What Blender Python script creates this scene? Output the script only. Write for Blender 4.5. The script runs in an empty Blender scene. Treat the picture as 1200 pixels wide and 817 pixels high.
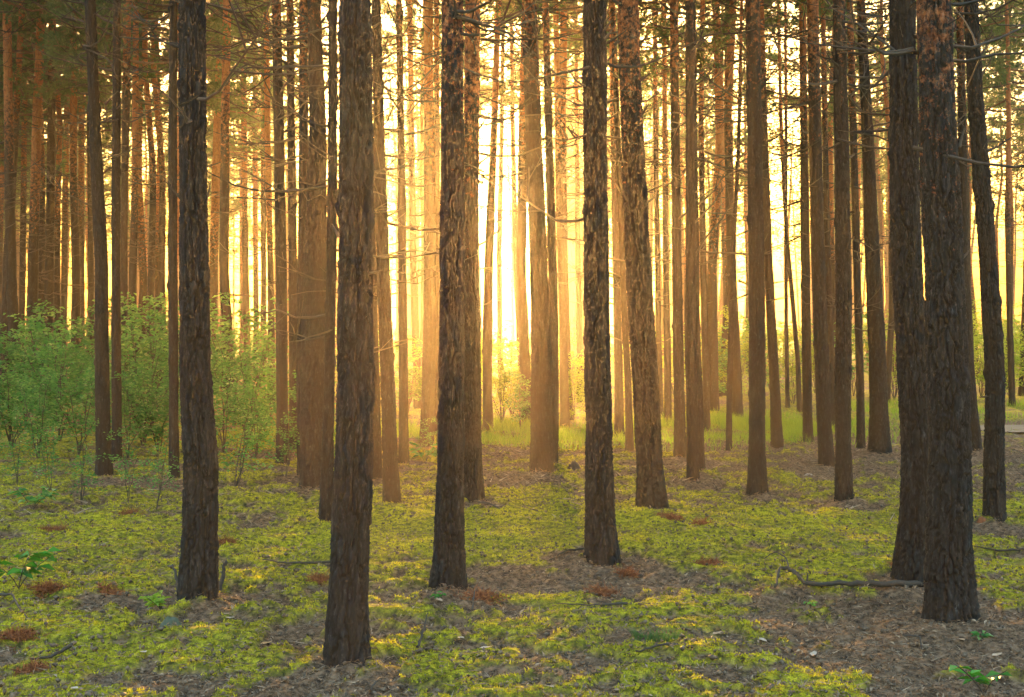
import bpy, math, random
import numpy as np
from mathutils import Vector

random.seed(7)
RNG = np.random.RandomState(7)
SC = bpy.context.scene
COL = SC.collection
F, CX, HY, EYE = 1400.0, 600.0, 400.0, 1.7      # lens in photo pixels, horizon row, eye height
SUN_AZ, SUN_EL = -0.4, 5.8

# ------------------------------------------------------------------ noise helpers
_T = np.random.RandomState(1).rand(8, 256, 256)

def vnoise(x, y, seed=0, wrapx=None):
    x = np.asarray(x, float); y = np.asarray(y, float)
    ix = np.floor(x).astype(int); iy = np.floor(y).astype(int)
    fx = x - ix; fy = y - iy
    fx = fx * fx * (3 - 2 * fx); fy = fy * fy * (3 - 2 * fy)
    t = _T[seed % 8]; o = (seed * 37) % 256
    w = (lambda a: a % wrapx) if wrapx else (lambda a: a)
    g = lambda a, b: t[(w(a) + o) & 255, (b + o * 3) & 255]
    return ((g(ix, iy) * (1 - fx) + g(ix + 1, iy) * fx) * (1 - fy)
            + (g(ix, iy + 1) * (1 - fx) + g(ix + 1, iy + 1) * fx) * fy)

def fbm(x, y, seed=0, octv=4):
    s = 0; a = 0.5; n = 0
    for k in range(octv):
        s = s + a * vnoise(x * 2 ** k, y * 2 ** k, seed + k); n += a; a *= 0.5
    return s / n

def voronoi(x, y, seed=0, wrapx=None):
    ix = np.floor(x).astype(int); iy = np.floor(y).astype(int)
    f1 = np.full(x.shape, 9.0); f2 = np.full(x.shape, 9.0); cid = np.zeros(x.shape)
    t = _T[seed % 8]; t2 = _T[(seed + 3) % 8]; t3 = _T[(seed + 5) % 8]; o = (seed * 53) % 256
    for dx in (-1, 0, 1):
        for dy in (-1, 0, 1):
            a = ix + dx; b = iy + dy
            aw = a % wrapx if wrapx else a
            i, j = (aw + o) & 255, (b + o) & 255
            px = a + 0.1 + 0.8 * t[i, j]; py = b + 0.1 + 0.8 * t2[i, j]
            d = np.hypot(px - x, py - y)
            near = d < f1
            f2 = np.where(near, f1, np.minimum(f2, d))
            cid = np.where(near, t3[i, j], cid)
            f1 = np.where(near, d, f1)
    return f1, f2, cid

def sstep(a, b, x):
    t = np.clip((x - a) / (b - a), 0, 1)
    return t * t * (3 - 2 * t)

# ------------------------------------------------------------------ mesh helpers
def mesh_np(name, V, Fq, mats, mat_idx=None, smooth=True, attr=None):
    """V (n,3); Fq list of int arrays (m,3) or (m,4)"""
    me = bpy.data.meshes.new(name)
    V = np.asarray(V, np.float32)
    Fq = [np.asarray(f, np.int32) for f in Fq if len(f)]
    nl = sum(f.size for f in Fq); nf = sum(len(f) for f in Fq)
    me.vertices.add(len(V)); me.vertices.foreach_set('co', V.ravel())
    me.loops.add(nl); me.loops.foreach_set('vertex_index', np.concatenate([f.ravel() for f in Fq]))
    me.polygons.add(nf)
    tot = np.concatenate([np.full(len(f), f.shape[1], np.int32) for f in Fq])
    st = np.concatenate([[0], np.cumsum(tot)[:-1]]).astype(np.int32)
    me.polygons.foreach_set('loop_start', st)
    for m in mats: me.materials.append(m)
    if mat_idx is not None: me.polygons.foreach_set('material_index', np.asarray(mat_idx, np.int32))
    me.polygons.foreach_set('use_smooth', np.full(nf, smooth))
    for k, (dom, typ, arr) in (attr or {}).items():
        a = me.attributes.new(k, typ, dom)
        arr = np.asarray(arr, np.float32)
        if typ == 'FLOAT_COLOR':
            if arr.shape[1] == 3: arr = np.concatenate([arr, np.ones((len(arr), 1), np.float32)], 1)
            a.data.foreach_set('color', arr.ravel())
        else:
            a.data.foreach_set('value', arr.ravel())
    me.update()
    return me

class MB:
    """collects geometry into one mesh with a material index per face and a random value per vertex"""
    def __init__(s): s.V = []; s.F3 = []; s.F4 = []; s.m3 = []; s.m4 = []; s.R = []; s.n = 0
    def add(s, V, F, mi=0, r=None):
        V = np.asarray(V, float); F = np.asarray(F, int)
        s.V.append(V)
        s.R.append(np.full(len(V), random.random()) if r is None else np.broadcast_to(np.asarray(r, float), (len(V),)))
        if F.shape[1] == 3: s.F3.append(F + s.n); s.m3.append(np.full(len(F), mi))
        else: s.F4.append(F + s.n); s.m4.append(np.full(len(F), mi))
        s.n += len(V)
    def tube(s, P, R, k=5, mi=0, r=None, twist=0.0):
        P = np.asarray(P, float); R = np.asarray(R, float)
        T = np.gradient(P, axis=0); T /= np.linalg.norm(T, axis=1)[:, None] + 1e-9
        up = np.array([0, 0, 1.0]) if abs(T[0, 2]) < 0.9 else np.array([1.0, 0, 0])
        A = np.cross(T, up); A /= np.linalg.norm(A, axis=1)[:, None] + 1e-9
        B = np.cross(T, A)
        th = np.arange(k) / k * 2 * np.pi + twist
        V = P[:, None] + R[:, None, None] * (np.cos(th)[None, :, None] * A[:, None] + np.sin(th)[None, :, None] * B[:, None])
        n = len(P); i = np.arange(n - 1)[:, None] * k; j = np.arange(k)[None]; j2 = (j + 1) % k
        Fq = np.stack([i + j, i + j2, i + k + j2, i + k + j], -1).reshape(-1, 4)
        V = np.concatenate([V.reshape(-1, 3), P[-1:] + T[-1:] * R[-1]])
        s.add(V, Fq, mi, r)
        base = s.n - len(V)
        tip = np.stack([(n - 1) * k + np.arange(k), (n - 1) * k + (np.arange(k) + 1) % k, np.full(k, n * k)], 1) + base
        s.F3.append(tip); s.m3.append(np.full(k, mi))
    def blades(s, P, D, W, mi=0, r=None, side=None):
        """thin triangles: base points P, vectors D, widths W"""
        P = np.asarray(P, float); D = np.asarray(D, float); n = len(P)
        if n == 0: return
        S = np.cross(D, RNG.normal(size=(n, 3)) if side is None else side); S /= np.linalg.norm(S, axis=1)[:, None] + 1e-9
        W = np.broadcast_to(np.asarray(W, float), (n,))[:, None]
        V = np.stack([P - S * W / 2, P + S * W / 2, P + D], 1).reshape(-1, 3)
        Fi = np.arange(3 * n).reshape(-1, 3)
        rr = RNG.rand(n) if r is None else np.broadcast_to(r, (n,))
        s.add(V, Fi, mi, np.repeat(rr, 3))
    def leaves(s, P, D, W, mi=0, r=None, fold=0.25):
        """diamond leaves of two triangles folded on the midrib"""
        P = np.asarray(P, float); D = np.asarray(D, float); n = len(P)
        L = np.linalg.norm(D, axis=1)[:, None]
        N = np.array([0, 0, 1.0]) + RNG.normal(size=(n, 3)) * 0.45
        S = np.cross(D, N); S /= np.linalg.norm(S, axis=1)[:, None] + 1e-9
        U = np.cross(S, D); U /= np.linalg.norm(U, axis=1)[:, None] + 1e-9
        W = np.broadcast_to(np.asarray(W, float), (n,))[:, None]
        M = P + D * 0.5
        V = np.stack([P, M - S * W / 2 + U * fold * W, P + D - U * 0.12 * L, M + S * W / 2 + U * fold * W], 1).reshape(-1, 3)
        b = np.arange(n)[:, None] * 4
        Fi = np.concatenate([b + [[0, 1, 2]], b + [[0, 2, 3]]])
        rr = RNG.rand(n) if r is None else np.broadcast_to(r, (n,))
        s.add(V, Fi, mi, np.repeat(rr, 4))
    def mesh(s, name, mats, smooth=True):
        F3 = np.concatenate(s.F3) if s.F3 else np.zeros((0, 3), int)
        F4 = np.concatenate(s.F4) if s.F4 else np.zeros((0, 4), int)
        mi = np.concatenate([np.concatenate(s.m3) if s.m3 else [], np.concatenate(s.m4) if s.m4 else []]).astype(int)
        return mesh_np(name, np.concatenate(s.V), [F3, F4], mats, mi, smooth, {'rnd': ('POINT', 'FLOAT', np.concatenate(s.R))})

def link(name, me, parent=None, loc=(0, 0, 0), rz=0, sc=1.0, tilt=None):
    o = bpy.data.objects.new(name, me); COL.objects.link(o)
    if parent: o.parent = parent
    o.location = loc
    o.rotation_euler = (tilt[0], tilt[1], rz) if tilt else (0, 0, rz)
    o.scale = (sc, sc, sc) if np.isscalar(sc) else sc
    return o

def tag(o, label, cat, group=None):
    o['label'] = label; o['category'] = cat
    if group: o['group'] = group
    return o

def thing(name, label, cat, loc, group=None, rz=0, sc=1.0):
    return tag(link(name, None, None, loc, rz, sc), label, cat, group)

# ------------------------------------------------------------------ materials
def mat(name):
    m = bpy.data.materials.new(name); m.use_nodes = True
    nt = m.node_tree; nt.nodes.clear()
    return m, nt, nt.nodes.new('ShaderNodeOutputMaterial')

def N(nt, t, **kw):
    n = nt.nodes.new(t)
    for k, v in kw.items():
        if k in n.inputs: n.inputs[k].default_value = v
        else: setattr(n, k, v)
    return n

def ramp(nt, fac, stops, interp='LINEAR'):
    r = nt.nodes.new('ShaderNodeValToRGB'); r.color_ramp.interpolation = interp
    e = r.color_ramp.elements
    while len(e) < len(stops): e.new(0.5)
    for el, (p, c) in zip(e, stops): el.position = p; el.color = (*c, 1)
    nt.links.new(fac, r.inputs[0]); return r.outputs[0]

def mixc(nt, fac, a, b, mode='MIX'):
    m = nt.nodes.new('ShaderNodeMix'); m.data_type = 'RGBA'; m.blend_type = mode
    for sock, v in ((m.inputs[0], fac), (m.inputs[6], a), (m.inputs[7], b)):
        if isinstance(v, (int, float)): sock.default_value = v
        elif isinstance(v, tuple): sock.default_value = (*v, 1)
        else: nt.links.new(v, sock)
    return m.outputs[2]

def noise(nt, scale, detail=4, vec=None, rough=0.6, sc=None):
    tc = nt.nodes.new('ShaderNodeTexCoord')
    v = tc.outputs['Object']
    if sc:
        mp = nt.nodes.new('ShaderNodeMapping'); mp.inputs['Scale'].default_value = sc
        nt.links.new(v, mp.inputs[0]); v = mp.outputs[0]
    n = N(nt, 'ShaderNodeTexNoise', Scale=scale, Detail=detail, Roughness=rough)
    nt.links.new(v, n.inputs['Vector']); return n.outputs['Fac']

def bark_mat():
    m, nt, out = mat('pine_bark')
    at = N(nt, 'ShaderNodeAttribute', attribute_name='bark')
    sp = nt.nodes.new('ShaderNodeSeparateColor'); nt.links.new(at.outputs['Color'], sp.inputs[0])
    plate, cell, red = sp.outputs
    fine = noise(nt, 55, 6, sc=(1, 1, .28), rough=.7); mid = noise(nt, 16, 6, rough=.75)
    grey = ramp(nt, cell, [(0, (.012, .012, .013)), (.5, (.022, .022, .023)), (1, (.055, .054, .057))])
    grey = mixc(nt, .6, grey, ramp(nt, fine, [(.38, (.014, .013, .013)), (.52, (.020, .020, .021)), (.62, (.050, .050, .053)), (.74, (.18, .18, .19))]))
    c1 = mixc(nt, plate, (.017, .014, .013), grey)
    redc = ramp(nt, cell, [(0, (.20, .055, .03)), (.35, (.48, .12, .04)), (.7, (.66, .20, .05)), (1, (.42, .27, .18))])
    redc = mixc(nt, .55, redc, ramp(nt, fine, [(.3, (.12, .05, .03)), (.5, (.36, .14, .06)), (.75, (.5, .36, .25))]))
    # red bark comes in as patches
    mth = N(nt, 'ShaderNodeMath', operation='MULTIPLY_ADD'); nt.links.new(mid, mth.inputs[0]); mth.inputs[1].default_value = 2.2
    nt.links.new(red, mth.inputs[2])
    mr = N(nt, 'ShaderNodeMapRange'); nt.links.new(mth.outputs[0], mr.inputs[0]); mr.inputs[1].default_value = 1.58; mr.inputs[2].default_value = 2.05
    col = mixc(nt, mr.outputs[0], c1, redc)
    b = N(nt, 'ShaderNodeBsdfPrincipled', Roughness=.85); b.inputs['Specular IOR Level'].default_value = .22
    nt.links.new(col, b.inputs['Base Color'])
    bp = N(nt, 'ShaderNodeBump', Strength=.7, Distance=.008); nt.links.new(fine, bp.inputs['Height'])
    nt.links.new(bp.outputs[0], b.inputs['Normal'])
    nt.links.new(b.outputs[0], out.inputs[0]); return m

def leafy(name, stops, trans=.45, attr='rnd', rough=.6, extra=None):
    m, nt, out = mat(name)
    at = N(nt, 'ShaderNodeAttribute', attribute_name=attr)
    col = ramp(nt, at.outputs['Fac'], stops)
    d = N(nt, 'ShaderNodeBsdfPrincipled', Roughness=rough); nt.links.new(col, d.inputs['Base Color'])
    d.inputs['Specular IOR Level'].default_value = .3
    t = N(nt, 'ShaderNodeBsdfTranslucent'); nt.links.new(mixc(nt, 1.0, col, (1.0, 1.0, .55), 'MULTIPLY'), t.inputs[0])
    mx = N(nt, 'ShaderNodeMixShader'); mx.inputs[0].default_value = trans
    nt.links.new(d.outputs[0], mx.inputs[1]); nt.links.new(t.outputs[0], mx.inputs[2])
    nt.links.new(mx.outputs[0], out.inputs[0]); return m

def plain(name, stops, rough=.85, attr='rnd', bump=None):
    m, nt, out = mat(name)
    at = N(nt, 'ShaderNodeAttribute', attribute_name=attr)
    nz = noise(nt, 40, 4)
    col = mixc(nt, .35, ramp(nt, at.outputs['Fac'], stops), ramp(nt, nz, [(.35, stops[0][1]), (.65, stops[-1][1])]))
    b = N(nt, 'ShaderNodeBsdfPrincipled', Roughness=rough); nt.links.new(col, b.inputs['Base Color'])
    if bump:
        bp = N(nt, 'ShaderNodeBump', Strength=.6, Distance=bump); nt.links.new(nz, bp.inputs['Height']); nt.links.new(bp.outputs[0], b.inputs['Normal'])
    nt.links.new(b.outputs[0], out.inputs[0]); return m

BARK = bark_mat()
DEAD = plain('dead_wood', [(0, (.025, .020, .018)), (1, (.085, .070, .06))], bump=.003)
LIMB = plain('limb_bark', [(0, (.12, .065, .04)), (1, (.24, .14, .085))])
NEEDLE = leafy('pine_needles', [(0, (.05, .11, .06)), (.6, (.11, .19, .09)), (1, (.20, .27, .13))], .6)
LEAF = leafy('broad_leaves', [(0, (.03, .14, .04)), (.5, (.09, .30, .08)), (.85, (.22, .45, .13)), (1, (.40, .55, .30))], .5)
LEAFY = leafy('yellow_green_leaves', [(0, (.18, .34, .04)), (1, (.40, .54, .08))], .5)
LEAFDK = leafy('deep_green_leaves', [(0, (.03, .15, .02)), (1, (.07, .30, .04))], .3, rough=.4)
GRASS = leafy('grass_blades', [(0, (.16, .30, .03)), (1, (.36, .50, .06))], .5)
MOSSM = leafy('moss_tufts', [(0, (.07, .08, .012)), (.4, (.32, .30, .016)), (1, (.62, .57, .04))], .35, rough=.8)
RUST = plain('dead_fern', [(0, (.09, .035, .02)), (.6, (.26, .08, .03)), (1, (.42, .15, .05))])
LITTER = plain('leaf_litter', [(0, (.02, .013, .010)), (.4, (.13, .078, .045)), (.8, (.28, .18, .11)), (1, (.50, .37, .27))], .8)
STONE = plain('mossy_stone', [(0, (.05, .065, .035)), (1, (.12, .13, .10))], .9, bump=.01)
PALE = plain('pale_stone', [(0, (.35, .33, .32)), (1, (.55, .52, .5))], .9)

# ------------------------------------------------------------------ the ground
MOUNDS = []
def unproj(px, D): return (px - CX) / F * D

def moss_amount(x, y):
    """1 = moss, 0 = needle litter; patches as in the photo"""
    px = CX + x / np.maximum(y, 1) * F; D = y
    n = fbm(x * .9 + 9, y * .9, 2, 5) - .5
    n2 = fbm(x * 3 + 3, y * 3, 4, 5) - .5; n3 = fbm(x * 11, y * 11 + 5, 5, 3) - .5
    n4 = fbm(x * .9 + 2, y * 2.0, 6, 4) - .5
    v = .16 + n4 * 1.4 + n * 1.5 + n2 * 1.9 + n3 * 2.2
    def g(cx, cy, rx, ry, a):      # a patch given by place (metres) and size
        return a * np.exp(-((x - cx) / rx) ** 2 - ((y - cy) / ry) ** 2)
    v = v + g(2.6, 5.9, 2.2, .75, -.7) + g(.6, 6.6, 1.0, .6, -.4) + g(-.25, 6.9, .5, .3, -.3)
    v = v + g(-.9, 7.15, .7, .35, -.55) + g(-1.6, 5.9, .7, .35, -.45) + g(-.1, 8.6, 1.2, .45, -.6) + g(.95, 8.6, .9, .5, -.5)
    v = v + g(2.9, 7.2, 1.3, .7, -.8) + g(-2.3, 7.5, .5, .4, -.35)
    v = v + g(4.5, 16.5, 4.0, 2.6, -.65) + g(7.5, 13.6, 2.5, 2.5, -.5) + g(6, 21, 5, 3, -.7) + g(.4, 14.6, 1.6, 1.0, -.25)
    v = v + g(-1.6, 14, 2, .8, -.3) + g(1.5, 10.3, 2.6, 1.2, .5) + g(-3, 10, 3, 2.2, .35) + g(2.4, 11.2, 2.2, .8, .3) + g(-1.0, 6.4, .6, .35, .5) + g(3.1, 6.1, .45, .25, .6)
    for tx, ty, tr in MOUNDS:
        v = v - .8 * np.exp(-((x - tx) / (tr * 3.2)) ** 2 - ((y - ty + .1) / (tr * 3.2)) ** 2)
    return sstep(-.10, .34, v)

def terrain(x, y, detail=True):
    x = np.asarray(x, float); y = np.asarray(y, float)
    z = (fbm(x * .12 + 4, y * .12, 1, 3) - .5) * .30 + (fbm(x * .8, y * .8 + 7, 3, 3) - .5) * .10
    z = z * sstep(0, 6, y)
    if detail:
        z = z + (fbm(x * 2.6 + 5, y * 3.4, 7, 3) - .5) * .10 * sstep(2, 5, y)
    for tx, ty, tr in MOUNDS:
        z = z + .055 * np.exp(-((x - tx) ** 2 + (y - ty) ** 2) / (tr * 3.0) ** 2)
    if detail:
        m = moss_amount(x, y)
        f1, f2, c = voronoi(x * 6 + fbm(x * 5, y * 5, 6, 2) * 1.4, y * 6 + fbm(x * 5 + 9, y * 5, 5, 2) * 1.4, 2)
        pil = (1 - np.clip(f1 * 1.15, 0, 1) ** 2)
        f1b, _, _ = voronoi(x * 17, y * 17, 4)
        z = z + m * (.018 + .030 * pil * (.4 + .6 * c) + .008 * (1 - f1b)) + (1 - m) * (fbm(x * 11, y * 11, 6, 3) - .5) * .075
    return z

def ground_at(x, y): return float(terrain(np.array([x]), np.array([y]))[0])

def drop(px, py, up=0.0):
    """point on the ground that the photo shows at pixel px, py"""
    D = EYE * F / (py - HY)
    for _ in range(14):
        x = unproj(px, D); z = ground_at(x, D) + up
        D = .5 * D + .5 * (EYE - z) * F / (py - HY)
    return unproj(px, D), D

def spaced(lo, hi, dlo, dhi, step, far_ratio=1.07):
    a = list(np.arange(dlo, dhi, step))
    s = step; v = dhi
    while v < hi: a.append(v); s *= far_ratio; v += s
    a.append(hi)
    s = step; v = dlo - step
    while v > lo: a.insert(0, v); s *= far_ratio; v -= s
    a.insert(0, lo)
    return np.array(a)

def ground_mat():
    m, nt, out = mat('forest_floor')
    at = N(nt, 'ShaderNodeAttribute', attribute_name='moss')
    big = noise(nt, 1.3, 4); mid = noise(nt, 22, 5); fine = noise(nt, 150, 4)
    mossc = ramp(nt, mid, [(.34, (.05, .055, .010)), (.48, (.27, .255, .016)), (.64, (.62, .54, .03))])
    mossc = mixc(nt, ramp(nt, big, [(.45, (0, 0, 0)), (.65, (1, 1, 1))]), mossc, mixc(nt, .5, mossc, (.11, .12, .03)))
    mossc = mixc(nt, ramp(nt, fine, [(.50, (0, 0, 0)), (.66, (1, 1, 1))]), mossc, (.10, .065, .025))
    lit = ramp(nt, mid, [(.34, (.025, .015, .010)), (.5, (.13, .078, .046)), (.66, (.30, .19, .12))])
    lit = mixc(nt, ramp(nt, fine, [(.5, (0, 0, 0)), (.7, (1, 1, 1))]), lit, (.24, .18, .145))
    col = mixc(nt, at.outputs['Fac'], lit, mossc)
    b = N(nt, 'ShaderNodeBsdfPrincipled', Roughness=.95); b.inputs['Specular IOR Level'].default_value = .15
    nt.links.new(col, b.inputs['Base Color'])
    bp = N(nt, 'ShaderNodeBump', Strength=.9, Distance=.02); nt.links.new(mixc(nt, .5, mid, fine), bp.inputs['Height'])
    nt.links.new(bp.outputs[0], b.inputs['Normal']); nt.links.new(b.outputs[0], out.inputs[0])
    return m

# ------------------------------------------------------------------ bark trunk
def trunk_mesh(name, zc, xc, yc, rc, k, zvis, dz, red_h, red_w=1.2, depth=1.0, seed=0, flare=.12, knots=()):
    """tapered trunk along a centre line (zc, xc, yc) with radius rc; bark plates as real relief"""
    top = zc[-1]
    z = np.concatenate([np.arange(zc[0], min(zvis, top), dz), np.linspace(min(zvis, top), top, max(4, int((top - zvis) / .5) + 2))])
    cx = np.interp(z, zc, xc); cy = np.interp(z, zc, yc)
    # smooth the centre line
    if len(z) > 30:
        w = max(3, int(.35 / dz)) | 1; ker = np.ones(w) / w
        pad = lambda a: np.convolve(np.concatenate([np.full(w // 2, a[0]), a, np.full(w // 2, a[-1])]), ker, 'valid')
        nv = len(np.arange(zc[0], min(zvis, top), dz))
        cx[:nv] = pad(cx[:nv]); cy[:nv] = pad(cy[:nv])
    r = np.interp(z, zc, rc)
    th = np.arange(k) / k
    TH, ZZ = np.meshgrid(th, z)
    R = np.repeat(r[:, None], k, 1)
    r0 = max(rc[0], .05)
    circ = 2 * np.pi * r0
    nu = max(7, int(circ / .036)); cv = .105
    wx = (vnoise(TH * nu, ZZ / .11, seed, nu) - .5) * .9 + (vnoise(TH * nu * 3, ZZ / .02, seed + 7, nu * 3) - .5) * .22
    wy = (vnoise(TH * nu, ZZ / .06, seed + 2, nu) - .5) * .8 + (vnoise(TH * nu * 3, ZZ / .02, seed + 4, nu * 3) - .5) * .3
    f1, f2, cid = voronoi(TH * nu + wx, ZZ / cv + wy, seed, nu)
    plate = sstep(.02, .15, f2 - f1)
    nu2 = nu * 3
    g1, g2, cid2 = voronoi(TH * nu2 + wx * 1.5, ZZ / .045 + wy, seed + 1, nu2)
    fl = sstep(0, .35, g2 - g1)
    # long vertical fissures
    n3 = max(4, int(nu * .55))
    h1, h2, _ = voronoi(TH * n3 + wx * .8, ZZ / .40 + wy, seed + 4, n3)
    fis = sstep(.03, .17, h2 - h1)
    rdg = 1 - np.abs(2 * vnoise(TH * nu * 2 + wx * .8, ZZ / .22, seed + 5, nu * 2) - 1)
    redm = np.clip((ZZ - red_h) / red_w, -1, 1) * .5 + .5
    dep = depth * r0 * (.15 * (1 - redm) + .045 * redm)
    tilt = (vnoise(TH * nu2, ZZ / .022 + cid2 * 9, seed + 2, nu2) - .5) * 1.1
    rel = dep * (tilt * .25 + (rdg - .5) * .22 + (plate * (.55 + .45 * cid)) * .8 + fis * 1.1 + fl * (.15 + .5 * cid2) * .25 + (vnoise(TH * nu * 4, ZZ / .012, seed + 5, nu * 4) - .5) * .34)
    low = (vnoise(TH * 4, ZZ / .35, seed + 3, 4) - .5) * .09 + (vnoise(TH * 3, ZZ / 1.3, seed + 6, 3) - .5) * .07
    fz = np.exp(-np.maximum(ZZ - zc[0] - .12, 0) / .20)
    lob = .5 + .5 * np.sin(TH * 2 * np.pi * 5 + seed) * np.sin(TH * 2 * np.pi * 3 + seed * 2)
    R = R * (1 + low + flare * fz * (.35 + 1.3 * lob)) - dep * 1.2 + rel
    for (kz, kt, ka) in knots:       # healed branch collars
        d = ((TH - kt + .5) % 1 - .5) * circ
        R = R + ka * np.exp(-(d / .035) ** 2 - ((ZZ - kz) / .045) ** 2)
    A = TH * 2 * np.pi
    V = np.stack([cx[:, None] + R * np.cos(A), cy[:, None] + R * np.sin(A), ZZ], -1).reshape(-1, 3)
    n = len(z); i = np.arange(n - 1)[:, None] * k; j = np.arange(k)[None]; j2 = (j + 1) % k
    Fq = np.stack([i + j, i + j2, i + k + j2, i + k + j], -1).reshape(-1, 4)
    Vt = np.concatenate([V, [[cx[-1], cy[-1], z[-1] + .05]]])
    tip = np.stack([(n - 1) * k + np.arange(k), (n - 1) * k + (np.arange(k) + 1) % k, np.full(k, n * k)], 1)
    cidm = .5 * cid + .5 * cid2
    C = np.stack([plate * fis, cidm, redm], -1).reshape(-1, 3); C = np.concatenate([C, C[-1:]])
    me = mesh_np(name, Vt, [Fq, tip], [BARK], None, True, {'bark': ('POINT', 'FLOAT_COLOR', C)})
    return me

# ------------------------------------------------------------------ dead branches (a pool of shapes, root at origin, growing along +X)
def dead_branch_mesh(L, r, seed, bend=.35, twigs=4):
    rs = np.random.RandomState(seed); b = MB()
    n = 9; t = np.linspace(0, 1, n)
    kink = np.cumsum(rs.normal(0, .07, (n, 2)), 0)
    P = np.stack([t * L, kink[:, 0] * L * .35, (bend * t ** 1.6 + kink[:, 1] * .25) * L * .7], 1); P -= P[0]
    b.tube(np.vstack([[-.04, 0, 0], P]), np.concatenate([[r * 1.5], r * (1 - .75 * t)]), 5)
    for q in range(twigs):
        i0 = rs.randint(3, n - 1); l = L * rs.uniform(.15, .45)
        d = np.array([rs.uniform(.4, 1), rs.choice([-1, 1]) * rs.uniform(.3, .9), rs.uniform(-.2, .7)]); d /= np.linalg.norm(d)
        tt = np.linspace(0, 1, 5)[:, None]
        b.tube(P[i0] + d * tt * l + np.array([0, 0, .25 * l]) * tt ** 2, r * .4 * (1 - .7 * tt[:, 0]), 4)
        if rs.rand() < .6:
            d2 = d + rs.normal(0, .6, 3); d2 /= np.linalg.norm(d2)
            b.tube(P[i0] + d * l * .5 + d2 * tt * l * .5, r * .22 * (1 - .6 * tt[:, 0]), 3)
    return b.mesh('dead_branch', [DEAD])
POOL_LONG = [dead_branch_mesh(1.0, .014, 40 + q, bend=random.uniform(-.15, .7), twigs=5) for q in range(8)]
POOL_STUB = [dead_branch_mesh(.24, .014, 60 + q, bend=random.uniform(.1, .9), twigs=1) for q in range(5)]

# ------------------------------------------------------------------ crowns
def crown_mesh(name, seed, z0=9.5, z1=19.5, nb=46, spread=2.6, dead=32):
    rs = np.random.RandomState(seed); b = MB()
    NP_, ND = [], []
    def tufts(p, d, m):
        for _ in range(m):
            NP_.append(p + rs.normal(0, .05, 3)); ND.append(d)
    zz = np.linspace(0, 1, nb) ** .9
    az = 0
    for q in range(nb + dead):
        az += 2.4 + rs.normal(0, .5)
        live = q < nb
        if live:
            f = zz[q]; z = z0 + f * (z1 - z0 - .4) + rs.normal(0, .15)
            L = spread * (.55 + .6 * math.sin(math.pi * min(.95, .25 + f * .72))) * rs.uniform(.65, 1.15)
            if f > .75: L *= 1 - (f - .75) * 2.6
            rise = .15 + .5 * f
        else:
            z = rs.uniform(3.8, z0 + 1.5); L = rs.uniform(.5, 2.3) * (.6 + .5 * (z - 3.8) / (z0 - 3.8)); rise = rs.uniform(-.25, .5)
        n = 7; t = np.linspace(0, 1, n)
        a = np.array([math.cos(az), math.sin(az), 0.]); s = np.array([-a[1], a[0], 0.])
        wob = np.cumsum(rs.normal(0, .06, n)); wz = np.cumsum(rs.normal(0, .05, n))
        P = np.array([0, 0, z]) + (a[None] * t[:, None] + s[None] * (wob * t)[:, None]) * L
        P[:, 2] += (rise * t ** 1.5 - .10 * np.sin(t * 3) + wz * t) * L
        r0 = (.030 if live else .017) * (L / 2) ** .5
        b.tube(P, r0 * (1 - .8 * t), 4, 0 if live else 1)
        nt_ = int((9 if live else 5) * max(.5, L / 2))
        for w in range(nt_):
            tt = rs.uniform(.35 if live else .2, 1.0); p = np.array([np.interp(tt, t, P[:, c]) for c in range(3)])
            d = a * rs.uniform(.3, 1) + s * rs.choice([-1, 1]) * rs.uniform(.3, 1) + np.array([0, 0, rs.uniform(-.1, .6)])
            d /= np.linalg.norm(d); l = rs.uniform(.25, .75) * (1.15 - tt * .4)
            cu = rs.normal(0, .15, 3)
            u = np.linspace(0, 1, 4)[:, None]
            Q = p + d * u * l + cu * u ** 2 * l
            b.tube(Q, .0085 * (1 - .6 * u[:, 0]), 3, 0 if live else 1)
            if live:
                for e in (.35, .6, .8, 1.0):
                    q_ = p + d * e * l + cu * e * e * l; tufts(q_, d, 1)
                    tufts(q_ + rs.normal(0, .16, 3), d, 1)
            elif rs.rand() < .5:
                d2 = d + rs.normal(0, .7, 3); d2 /= np.linalg.norm(d2)
                b.tube(p + d * l * .4 + d2 * u * l * .6, .005 * (1 - .5 * u[:, 0]), 3, 1)
        if live: tufts(P[-1], a, 2)
    for _ in range(25): tufts(np.array([0, 0, z1]) + rs.normal(0, .3, 3), np.array([0, 0, 1.]), 1)
    P = np.array(NP_); D = np.array(ND); m = 20
    P = np.repeat(P, m, 0); D = np.repeat(D, m, 0) * .6 + rs.normal(0, .62, (len(P), 3))
    D /= np.linalg.norm(D, axis=1)[:, None]; D *= rs.uniform(.09, .17, len(P))[:, None]
    rr = np.repeat(np.clip(rs.normal(.5, .25, len(P) // m), 0, 1), m)
    b.blades(P, D, .020, 2, rr)
    return b.mesh(name, [LIMB, DEAD, NEEDLE])
CROWNS = [crown_mesh('crown', 100 + q, z0=8.6 + (q % 3) * .7, spread=2.2 + .25 * (q % 4)) for q in range(7)]

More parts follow.
